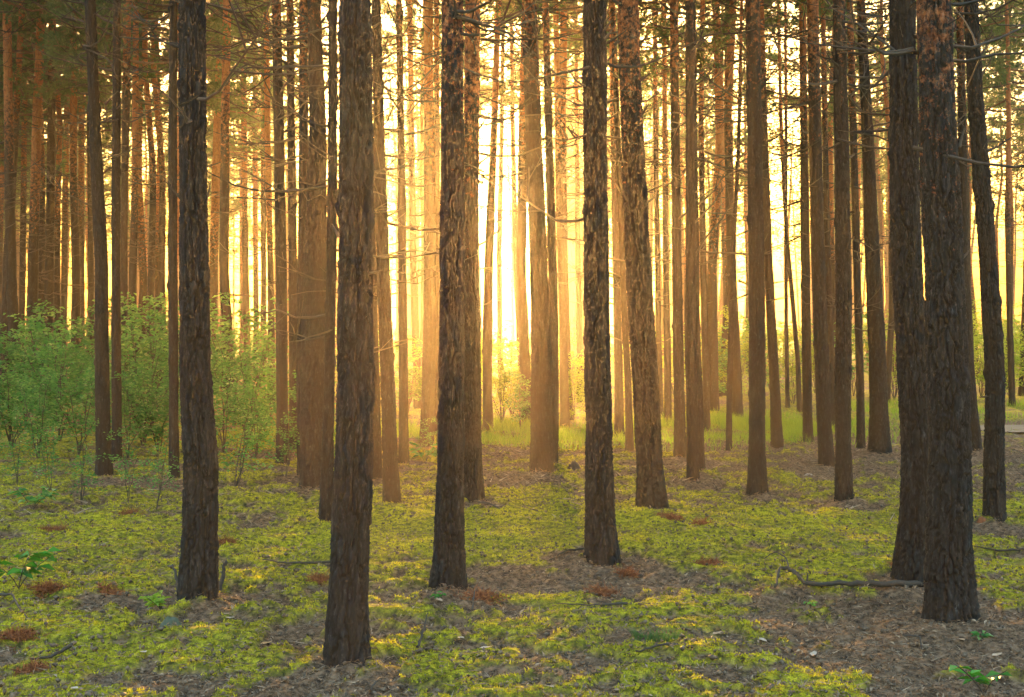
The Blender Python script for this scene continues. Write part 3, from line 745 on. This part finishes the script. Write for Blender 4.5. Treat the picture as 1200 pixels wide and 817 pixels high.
for k_, (px, D, h, lab) in enumerate(cen):
    plant((YBUSH[k_ % 3] if k_ % 3 != 2 or px > 1100 else BUSH[k_ % 5]), px, 0, h, lab, 'bushes in the bright haze', D=D, H0=2.3)

# the wood's depth behind them, where trunks and crowns run together in the haze
fwd = MB(); rsw = np.random.RandomState(77); made = 0
CP, CD, CR = [], [], []; FW2 = []
while made < 230:
    px = rsw.uniform(-200, 1400); D = rsw.uniform(60, 92) if px > 420 else rsw.uniform(72, 110)
    if any(a - 3 < px < b + 3 for a, b in ((545, 640), (894, 944), (452, 464))) and rsw.rand() > .04: continue
    if px > 1140 and rsw.rand() > .12: continue
    made += 1
    x = unproj(px, D); H = rsw.uniform(16, 23); r = rsw.uniform(.09, .16); zz_ = np.array([-.3, 4, 8, 12, H])
    lx, ly = rsw.normal(0, .3), rsw.normal(0, .3)
    Pt = np.stack([x + lx * (zz_ / 10) ** 2 * .5 + rsw.normal(0, .05, 5), D + ly * zz_ / 10, zz_], 1)
    fwd.tube(Pt, r * np.array([1.1, .9, .8, .62, .1]), 5, 0, rsw.rand())
    for q in range(46):
        z = rsw.uniform(.44, .99) * H; a = rsw.uniform(0, 6.28); Lb = rsw.uniform(.9, 2.9) * (1.15 - max(0, z / H - .6) * 2.0); n = 13
        u = rsw.rand(n, 1) ** .7
        d = np.array([math.cos(a), math.sin(a), rsw.uniform(.1, .6)])
        CP.append(np.array([np.interp(z, zz_, Pt[:, 0]), np.interp(z, zz_, Pt[:, 1]), z]) + d * u * Lb + rsw.normal(0, .17, (n, 3)))
        CD.append(d * .5 + rsw.normal(0, .6, (n, 3))); CR.append(np.full(n, np.clip(rsw.normal(.5, .3), 0, 1)))
    for q in range(9):
        z = rsw.uniform(3.5, .45 * H); a = rsw.uniform(0, 6.28); Lb = rsw.uniform(.6, 2); u = np.linspace(0, 1, 4)[:, None]
        fwd.tube(np.array([np.interp(z, zz_, Pt[:, 0]), np.interp(z, zz_, Pt[:, 1]), z]) + np.array([math.cos(a), math.sin(a), rsw.uniform(-.2, .6)]) * u * Lb + np.array([0, 0, -.2]) * u * u, .02 * (1.1 - u[:, 0]), 3, 0)
CP = np.concatenate(CP); CD = np.concatenate(CD); CD /= np.linalg.norm(CD, axis=1)[:, None]
fwd.blades(CP, CD * rsw.uniform(.2, .42, len(CP))[:, None], .085, 1, np.concatenate(CR))
o = link('far_wood', fwd.mesh('far_wood', [LIMB, NEEDLE], False)); o['kind'] = 'stuff'; o['label'] = 'depth of the pine wood merging in the golden haze'

made = 0; CP, CD = [], []
while made < 150:
    px = rsw.uniform(420, 1130); D = rsw.uniform(92, 128)
    if any(a < px < b for a, b in ((548, 632), (902, 938))) : continue
    made += 1; x = unproj(px, D); H = rsw.uniform(17, 23); zz_ = np.array([-.3, 5, 11, H]); lx = rsw.normal(0, .4)
    Pt = np.stack([x + lx * zz_ / 10, D + zz_ * 0, zz_], 1)
    FW2.append((Pt, rsw.uniform(.09, .15)))
    for q in range(30):
        z = rsw.uniform(.4, .99) * H; a = rsw.uniform(0, 6.28); Lb = rsw.uniform(.9, 2.6) * (1.15 - max(0, z / H - .6) * 2.0); u = rsw.rand(9, 1) ** .7
        d = np.array([math.cos(a), math.sin(a), rsw.uniform(.1, .6)])
        CP.append(np.array([np.interp(z, zz_, Pt[:, 0]), D, z]) + d * u * Lb + rsw.normal(0, .2, (9, 3))); CD.append(d * .5 + rsw.normal(0, .6, (9, 3)))
CP = np.concatenate(CP); CD = np.concatenate(CD); CD /= np.linalg.norm(CD, axis=1)[:, None]
fw3 = MB()
for Pt, r in FW2: fw3.tube(Pt, r * np.array([1.1, .9, .7, .15]), 5, 0)
fw3.blades(CP, CD * rsw.uniform(.25, .5, len(CP))[:, None], .11, 1)
o = link('farthest_wood', fw3.mesh('farthest_wood', [LIMB, NEEDLE], False)); o['kind'] = 'stuff'; o['label'] = 'last rows of pines before the bright clearing'

# far-off low scrub beyond the wood, too far and dense to count
fw = MB(); n = 26000
fx = RNG.uniform(-110, 110, n); fy = 70 + RNG.rand(n) * 60; hump = 1.2 + 3.0 * fbm(fx * .08, fy * .08, 3, 3)
fz = RNG.rand(n) ** .7 * hump
a = RNG.uniform(0, 6.28, n)
fw.leaves(np.stack([fx, fy, fz], 1), np.stack([np.cos(a), np.sin(a), RNG.uniform(-.4, .6, n)], 1) * .42, .30)
o = link('scrub', fw.mesh('scrub', [LEAF], False)); o['kind'] = 'stuff'; o['label'] = 'low hazy scrub beyond the wood'

# ------------------------------------------------------------------ ground cover (nobody could count it)
def on_ground(x, y, up=.0): return np.stack([x, y, terrain(x, y) + up], 1)
def fan(n, y0=4.3, y1=22, p=1.6):
    y = y0 + (y1 - y0) * RNG.rand(n) ** p; x = (RNG.rand(n) * 2 - 1) * (y * .46 + .8); return x, y
x, y = fan(190000, 4.3, 18, 1.25); m = moss_amount(x, y); k_ = RNG.rand(len(x)) < m * 1.0; x, y = x[k_], y[k_]
P = on_ground(x, y, -.004); ms = MB(); tone = np.clip(-.15 + 1.3 * fbm(x * 3.5, y * 6, 5, 4) + RNG.normal(0, .24, len(x)), 0, 1)
for q in range(3):
    D_ = np.stack([RNG.normal(0, .45, len(x)), RNG.normal(0, .45, len(x)), np.ones(len(x))], 1) * (RNG.uniform(.004, .013, len(x)) * (.7 + .7 * tone) * (.7 + y / 14))[:, None]
    ms.blades(P + RNG.normal(0, .005, P.shape) * [1, 1, 0], D_, .0085, 0, tone)
o = link('moss', ms.mesh('moss', [MOSSM], False)); o['kind'] = 'stuff'; o['label'] = 'fuzzy yellow-green moss cushions'

x, y = fan(120000, 4.3, 18, 1.35); m = moss_amount(x, y); k_ = RNG.rand(len(x)) < (1.05 - m * .62); x, y = x[k_], y[k_]
lt = MB(); P = on_ground(x, y, .006); n = len(x); a = RNG.uniform(0, 6.28, n)
D_ = np.stack([np.cos(a), np.sin(a), RNG.uniform(-.15, .35, n)], 1) * RNG.uniform(.025, .085, n)[:, None]
lt.blades(P, D_, RNG.uniform(.0025, .006, n), 0, np.clip(RNG.normal(.55, .25, n), 0, 1))
n2 = n // 2; D2 = np.stack([np.cos(a[:n2] + 1), np.sin(a[:n2] + 1), RNG.uniform(-.2, 1.1, n2)], 1) * RNG.uniform(.010, .036, n2)[:, None]
lt.leaves(P[:n2], D2, RNG.uniform(.006, .018, n2), 0, RNG.rand(n2) ** 1.6)
o = link('needle_litter', lt.mesh('needle_litter', [LITTER], False)); o['kind'] = 'stuff'; o['label'] = 'brown pine needles and dry leaf scraps'

# coarser dry twigs and flakes farther back
x, y = fan(26000, 11, 27, 1.0); m = moss_amount(x, y); k_ = RNG.rand(len(x)) < (1.0 - m * .8); x, y = x[k_], y[k_]; n = len(x); a = RNG.uniform(0, 6.28, n)
l2 = MB(); l2.blades(on_ground(x, y, .01), np.stack([np.cos(a), np.sin(a), RNG.uniform(0, .5, n)], 1) * RNG.uniform(.05, .16, n)[:, None], RNG.uniform(.006, .018, n), 0, np.clip(RNG.normal(.55, .3, n), 0, 1))
o = link('twig_litter', l2.mesh('twig_litter', [LITTER], False)); o['kind'] = 'stuff'; o['label'] = 'dry twigs and flakes covering the rear floor'

# cones and bark crumbs lying about
cn = MB(); x, y = fan(4500, 4.3, 16, 1.3); P = on_ground(x, y, .012)
ico = np.array([[0, 0, 1], [.9, 0, .3], [.28, .85, .3], [-.72, .53, .3], [-.72, -.53, .3], [.28, -.85, .3], [0, 0, -1.]])
ifc = np.array([[0, 1, 2], [0, 2, 3], [0, 3, 4], [0, 4, 5], [0, 5, 1], [6, 2, 1], [6, 3, 2], [6, 4, 3], [6, 5, 4], [6, 1, 5]])
for p in P:
    s = random.uniform(.007, .019); a = random.uniform(0, 6.28); e = random.uniform(.7, 1.7)
    R_ = np.array([[math.cos(a), -math.sin(a), 0], [math.sin(a), math.cos(a), 0], [0, 0, 1]])
    cn.add(p + ((ico + RNG.normal(0, .15, ico.shape)) * [s * e, s, s * .9]) @ R_.T, ifc, 0, random.random() * .3)
o = link('cones_and_bark_crumbs', cn.mesh('cones', [LITTER])); o['kind'] = 'stuff'; o['label'] = 'dark pine cones and bark crumbs on the floor'

# grass at the sunny edge
gr = MB(); n = 15000
x = np.concatenate([RNG.normal(0.9, 2.0, n), RNG.normal(4.6, 1.3, n), RNG.uniform(8, 17, n), RNG.normal(-1.5, 1.6, n // 2)])
y = np.concatenate([RNG.normal(21.5, 2.4, n), RNG.normal(23.5, 1.8, n), RNG.normal(29, 2.2, n), RNG.normal(21, 2.2, n // 2)])
clump = fbm(x * 1.1, y * 1.1, 3, 2); k_ = (clump > .47) & (y > 17.8); x, y = x[k_], y[k_]
D_ = np.stack([RNG.normal(0, .35, len(x)), RNG.normal(0, .35, len(x)), np.ones(len(x))], 1) * RNG.uniform(.08, .24, len(x))[:, None]
gr.blades(on_ground(x, y, -.01), D_, .012)
o = link('grass', gr.mesh('grass', [GRASS], False)); o['kind'] = 'stuff'; o['label'] = 'short sunlit grass at the edge of the wood'

# ------------------------------------------------------------------ things lying on the floor
def stick(name, label, pix, r, lift=.01, k=7, group='fallen sticks', side=(), cat='fallen stick'):
    pts = []
    for (px, py, up) in pix:
        x, y = drop(px, py); pts.append([x, y, ground_at(x, y) + r * .8 + lift + up])
    P = np.array(pts); t = np.linspace(0, len(P) - 1, (len(P) - 1) * 6 + 1)
    Q = np.stack([np.interp(t, np.arange(len(P)), P[:, c]) for c in range(3)], 1)
    for _ in range(2): Q[1:-1] = (Q[:-2] + Q[1:-1] * 2 + Q[2:]) / 4
    Q[1:-1] += RNG.normal(0, r * .25, Q[1:-1].shape)
    b = MB(); rr = r * (1 - .6 * t / t[-1]) * (1 + RNG.normal(0, .09, len(t)))
    base = Q[0].copy(); b.tube(Q - base, rr, k)
    o = tag(link(name, b.mesh(name, [DEAD]), None, tuple(base)), label, cat, group)
    for (i0, dv, l) in side:
        s = MB(); u = np.linspace(0, 1, 6)[:, None]; d = np.array(dv, float); d /= np.linalg.norm(d)
        q0 = Q[int(i0 * (len(Q) - 1))] - base
        s.tube(q0 + d * u * l + np.array([0, 0, -.35 * l]) * u ** 2, r * .45 * (1 - .6 * u[:, 0]), 5)
        link('side_twig', s.mesh('side_twig', [DEAD]), o)
    return o
stick('fallen_branch', 'long dark fallen branch with a curled end lying against the thickest right trunk', [(1086, 688, .0), (1040, 691, .01), (990, 692, .02), (945, 695, .03), (930, 687, .06), (915, 683, .07), (908, 692, .0)], .022,
      side=[(.55, (-.6, .1, .9), .14), (.50, (.1, .3, .9), .1), (.72, (.2, -.5, .1), .12)], cat='fallen branch')
stick('fallen_stick', 'thin arched twig on the moss left of the long fallen branch', [(925, 672, 0), (921, 662, .05), (908, 656, .05), (896, 657, 0)], .008)
stick('fallen_stick', 'pale straight stick on the moss between the splintered pine and foremost trunk', [(388, 663, .01), (345, 665, .01), (308, 662, .02)], .011)
stick('fallen_stick', 'grey stick lying on brown litter below the small grass tuft', [(812, 759, .01), (780, 766, .01), (745, 767, 0)], .010)
stick('fallen_stick', 'dark stub poking up from moss right of the foremost trunk', [(489, 762, .0), (496, 752, .04), (501, 740, .09)], .008)
stick('fallen_stick', 'weathered stick slanting over moss at the lower left', [(84, 764, .02), (60, 776, .01), (36, 788, 0)], .011)
stick('fallen_stick', 'dark crooked twig at the left edge of the moss', [(-6, 706, .03), (15, 708, .05), (22, 716, .0), (32, 726, 0)], .009)
stick('fallen_stick', 'brown stick on the litter right of the thickest right trunk', [(1210, 646, .01), (1175, 646, .01), (1142, 645, 0)], .011)
stick('fallen_stick', 'bent twig left of the grey-green trunk foot', [(684, 648, .02), (662, 652, .01), (644, 659, 0)], .010)
stick('fallen_stick', 'slender stick on litter right of the slim reddish trunk foot', [(556, 592, .02), (574, 594, .01), (594, 601, 0)], .012)
stick('fallen_stick', 'short upright pale stick beside the rusty ferns near the orange-plated trunk', [(553, 718, .0), (556, 704, .04), (561, 693, .09)], .006)
stick('fallen_stick', 'small pale stick by the bottom edge below the foremost trunk', [(434, 812, 0), (442, 804, .01), (448, 800, .01)], .006)
stick('fallen_stick', 'curved pale twig in litter below the long fallen branch', [(1060, 748, 0), (1078, 752, .02), (1080, 764, 0)], .006)
stick('fallen_stick', 'brittle grey twig left of the rusty fern in the middle', [(735, 712, .01), (690, 714, .01), (652, 710, .0)], .008)
stick('root_splinter', 'jagged dark splinter leaning up at the right of the splintered pine foot', [(246, 703, .0), (256, 700, .02), (263, 694, .10), (265, 690, .16)], .022, cat='wood splinter', group='splinters at the pine foot')
stick('root_splinter', 'small dark splinter standing at the left of the splintered pine foot', [(210, 700, .0), (206, 697, .08), (202, 694, .16)], .014, cat='wood splinter', group='splinters at the pine foot')

def rusty(px, py, wpx, label, n=240):
    x, y = drop(px, py); W = wpx / F * y / 2; b = MB()
    u = np.clip(RNG.normal(0, .5, (n, 2)), -1, 1) * [W, W * .7] * RNG.uniform(.3, 1.2, (n, 1)); gx, gy = x + u[:, 0], y + u[:, 1]; z = terrain(gx, gy)
    P = np.stack([gx - x, gy - y, z - ground_at(x, y) + .002], 1); a = RNG.uniform(0, 6.28, n)
    D_ = np.stack([np.cos(a), np.sin(a), RNG.uniform(.0, .6, n)], 1) * RNG.uniform(.03, .09, n)[:, None]
    b.blades(P, D_, .009); 
    for q in range(3): b.blades(P + D_ * (.2 + .25 * q), np.cross(D_, RNG.normal(size=(n, 3))) * .5, .006)
    link_o = link('dead_fern', b.mesh('dead_fern', [RUST], False), None, (x, y, ground_at(x, y)))
    tag(link_o, label, 'dead fern', 'rust-red dead ferns')
for a_ in [(565, 702, 62, 'widest rust-red dead fern patch, right of the orange-plated trunk foot'), (705, 697, 40, 'rust-red fern patch below the grey-green trunk'), (786, 607, 36, 'rust-red fern patch right of the leaning reddish pine foot'),
    (822, 614, 14, 'tiny red fern scrap on moss right of the leaning reddish pine'), (64, 622, 34, 'rust-red fern patch on the moss before the left thicket'), (55, 693, 40, 'rust-red fern patch at the lower left moss'),
    (130, 695, 26, 'small rusty fern patch left of the splintered pine'), (18, 757, 56, 'large rusty fern patch in the bottom left corner'), (262, 636, 26, 'rusty fern tuft behind the splintered pine on its right'),
    (35, 792, 30, 'rusty fern scrap at the bottom left edge'), (735, 672, 22, 'faint rusty fern tuft right of the grey-green trunk foot'), (830, 662, 34, 'brownish fern tuft on litter in the right middle'),
    (150, 606, 30, 'brown fern tuft before the bush-side dark pine'), (1052, 664, 12, 'orange scrap of fern left of the leaning dark pine foot'), (375, 680, 20, 'rusty fern scrap left of the foremost trunk')]:
    rusty(*a_, n=int(70 + a_[2] * 3))

def seedling(px, py, h, label, m=LEAFDK, leaves=26, size=.06, name='seedling'):
    x, y = drop(px, py); gz = ground_at(x, y)
    t = thing(name, label, 'seedling', (x, y, gz), 'seedlings on the floor')
    s = MB(); l = MB(); rs = np.random.RandomState(int(px + py)); PP, DD = [], []
    for q in range(3):
        a = rs.uniform(0, 6.28); u = np.linspace(0, 1, 6)[:, None]; d = np.array([math.cos(a) * .5, math.sin(a) * .5, 1.]) * h * rs.uniform(.7, 1)
        Q = d * u + np.array([math.cos(a), math.sin(a), -.3]) * u ** 2 * h * .35
        s.tube(Q, .004 * (1 - .6 * u[:, 0]), 4)
        for w in range(leaves // 3):
            f = rs.uniform(.35, 1); b_ = rs.uniform(0, 6.28); PP.append(np.array([np.interp(f, u[:, 0], Q[:, c]) for c in range(3)])); DD.append([math.cos(b_), math.sin(b_), rs.uniform(-.3, .3)])
    l.leaves(np.array(PP), np.array(DD) * (size * rs.uniform(.7, 1.3, len(PP)))[:, None], size * .5)
    link('stem', s.mesh('stem', [DEAD]), t); link('leaves', l.mesh('foliage', [m], False), t)
seedling(38, 600, .28, 'bright green oak seedling on the moss at the left', LEAF, 50, .10)
seedling(22, 690, .42, 'leafy green seedling leaning in from the left edge', LEAFDK, 44, .11)
seedling(190, 716, .13, 'yellow-green fern sprig at the left of the splintered pine foot', LEAFY, 60, .055)
seedling(1153, 815, .22, 'dark green broad-leaved seedling at the bottom right', LEAFDK, 18, .075)
seedling(1150, 752, .07, 'pale-leaved sprig on litter below the thickest right trunk', LEAF, 14, .055)
seedling(950, 712, .05, 'tiny bluish leaf sprig under the long fallen branch', LEAF, 8, .045)
seedling(516, 704, .06, 'tiny green sprig at the foot of the orange-plated trunk', LEAFDK, 24, .04)
seedling(382, 572, .55, 'pale young plant in front of the broad grey-brown pine', LEAFY, 50, .08)
seedling(498, 543, .35, 'bright fresh-leaved seedling near the pair-forming pine foot', LEAF, 60, .11)

# grass tuft
x, y = drop(768, 752); b = MB(); n = 260
P = np.concatenate([np.clip(RNG.normal(0, 1, (n, 2)), -1.3, 1.3) * [.08, .04], np.zeros((n, 1))], 1); P[:, 2] = terrain(P[:, 0] + x, P[:, 1] + y) - ground_at(x, y) - .01
b.blades(P, np.stack([RNG.normal(0, .5, n), RNG.normal(0, .5, n), np.ones(n)], 1) * RNG.uniform(.03, .10, n)[:, None], .006)
TUFT = leafy('tuft_blades', [(0, (.05, .12, .04)), (1, (.13, .24, .07))], .4)
b.blades(P * [.5, .5, 1], np.stack([P[:, 0] * .8, P[:, 1] * .8, np.full(n, .04)], 1), .006)
tag(link('grass_tuft', b.mesh('grass_tuft', [TUFT], False), None, (x, y, ground_at(x, y))), 'small dark green grass tuft on brown litter, bottom centre right', 'grass tuft')

def lump(name, px, py, wpx, h, label, m, cat, seed):
    x, y = drop(px, py); W = wpx / F * y / 2; n = 26; k = 20
    ph = np.linspace(0, np.pi / 2, 10); th = np.arange(k) / k * 2 * np.pi
    PH, TH = np.meshgrid(ph, th, indexing='ij')
    nn = 1 + .3 * (vnoise(TH / 6.2832 * 6, PH * 3, seed, 6) - .5) + .12 * (vnoise(TH / 6.2832 * 14, PH * 8, seed + 1, 14) - .5)
    V = np.stack([np.cos(TH) * np.cos(PH) * W * nn, np.sin(TH) * np.cos(PH) * W * .75 * nn, np.sin(PH) * h * nn - .01], -1).reshape(-1, 3)
    i = np.arange(9)[:, None] * k; j = np.arange(k)[None]; j2 = (j + 1) % k
    b = MB(); b.add(V, np.stack([i + j, i + j2, i + k + j2, i + k + j], -1).reshape(-1, 4), 0, .5)
    tag(link(name, b.mesh(name, [m]), None, (x, y, ground_at(x, y))), label, cat)
lump('stone', 200, 736, 26, .07, 'mossy grey stone in litter below the splintered pine', STONE, 'stone', 3)
lump('tree_stump', 673, 551, 16, .13, 'small dark rotten stump right of the pale-lit orange trunk', DEAD, 'tree stump', 5)
lump('stone', 948, 559, 13, .05, 'pale flat stone on litter left of the broad pinkish pine', PALE, 'stone', 6)
lump('burl', 1151, 611, 12, .05, 'rusty brown lump of rotten wood at the rightmost pine foot', RUST, 'rotten wood', 7)
# dry pale leaves one can tell apart
def dry_leaf(px, py, label, c=1.0):
    x, y = drop(px, py); b = MB(); s = .035
    V = np.array([[-1, 0, 0], [-.3, .5, .15], [.5, .45, .1], [1.1, 0, .3], [.4, -.5, .2], [-.4, -.45, .05], [0, 0, -.02]]) * s
    b.add(V, [[6, 0, 5], [6, 5, 4], [6, 4, 3], [6, 3, 2], [6, 2, 1], [6, 1, 0]], 0, c)
    tag(link('dry_leaf', b.mesh('dry_leaf', [DRY], False), None, (x, y, ground_at(x, y) + .02), random.uniform(0, 6)), label, 'dry leaf', 'pale dry leaves')
DRY = plain('dry_leaf', [(0, (.45, .22, .06)), (1, (.52, .42, .36))], .7)
for a_ in [(953, 771, 'pale pink dry leaf on litter, lower right centre', 1), (87, 812, 'large pale dry leaf at the bottom left edge', 1), (168, 767, 'pale dry leaf on litter left of the foremost trunk', 1), (270, 728, 'pale dry leaf on the litter right of the mossy stone', 1),
   (312, 758, 'orange dry leaf on bright moss left of the foremost trunk', 0), (1168, 772, 'tan dry leaf right of the thickest right trunk foot', .6), (1127, 754, 'yellow dry leaf below the thickest right trunk', .3), (840, 742, 'orange-pink dry leaf on moss right of the grass tuft', .4),
   (894, 747, 'white curled dry leaf on moss, lower right centre', 1), (515, 707, 'cream dry leaf left of the widest rust-red fern', .9), (569, 770, 'white dry leaf on litter right of the upright dark stub', 1), (540, 752, 'pale dry leaf near the upright dark stub', .9),
   (35, 708, 'white scrap of dry leaf beside the crooked dark twig', 1)]:
    dry_leaf(*a_)

# ------------------------------------------------------------------ haze, sky, sun, camera
bpy.ops.mesh.primitive_cube_add(size=1, location=(0, 85, 14.0))
hz = bpy.context.object; hz.name = 'haze'; hz.scale = (346, 236, 31); hz['kind'] = 'stuff'
m, nt, out = mat('haze_air')
v = N(nt, 'ShaderNodeVolumePrincipled', Density=.0011, Anisotropy=.84)
v.inputs['Color'].default_value = (1.0, .88, .68, 1)
nt.links.new(v.outputs[0], out.inputs['Volume']); hz.data.materials.append(m)

w = bpy.data.worlds.new('World'); SC.world = w; w.use_nodes = True; nt = w.node_tree
bg = nt.nodes['Background']; sky = N(nt, 'ShaderNodeTexSky', sky_type='NISHITA', sun_disc=False)
sky.sun_elevation = math.radians(SUN_EL); sky.sun_rotation = math.radians(SUN_AZ); sky.dust_density = 7.0; sky.air_density = 1.9; sky.ozone_density = 2.5
nt.links.new(sky.outputs[0], bg.inputs[0]); bg.inputs[1].default_value = .15

L = bpy.data.lights.new('sun', 'SUN'); L.energy = 2.2; L.angle = math.radians(3.0); L.color = (1.0, .52, .15)
s = bpy.data.objects.new('sun', L); COL.objects.link(s)
a, e = math.radians(SUN_AZ), math.radians(SUN_EL)
d = Vector((math.sin(a) * math.cos(e), math.cos(a) * math.cos(e), math.sin(e)))
s.rotation_euler = d.to_track_quat('Z', 'Y').to_euler()

cam = bpy.data.cameras.new('camera'); co = bpy.data.objects.new('camera', cam); COL.objects.link(co); SC.camera = co
co.location = (0, 0, EYE); co.rotation_euler = (math.radians(90), 0, 0)
cam.lens = F / 1200 * 36; cam.sensor_width = 36; cam.shift_y = -8.5 / 1200; cam.clip_end = 1000; cam.clip_start = .05

SC.view_settings.view_transform = 'Standard'; SC.view_settings.look = 'None'; SC.view_settings.gamma = 1; SC.view_settings.exposure = 4.0
cy = SC.cycles
cy.use_denoising = True; cy.denoising_input_passes = 'RGB_ALBEDO_NORMAL'
cy.max_bounces = 5; cy.diffuse_bounces = 3; cy.glossy_bounces = 1; cy.transmission_bounces = 3; cy.volume_bounces = 1; cy.transparent_max_bounces = 4
cy.sample_clamp_indirect = 6
cy.use_adaptive_sampling = True; cy.adaptive_threshold = .01
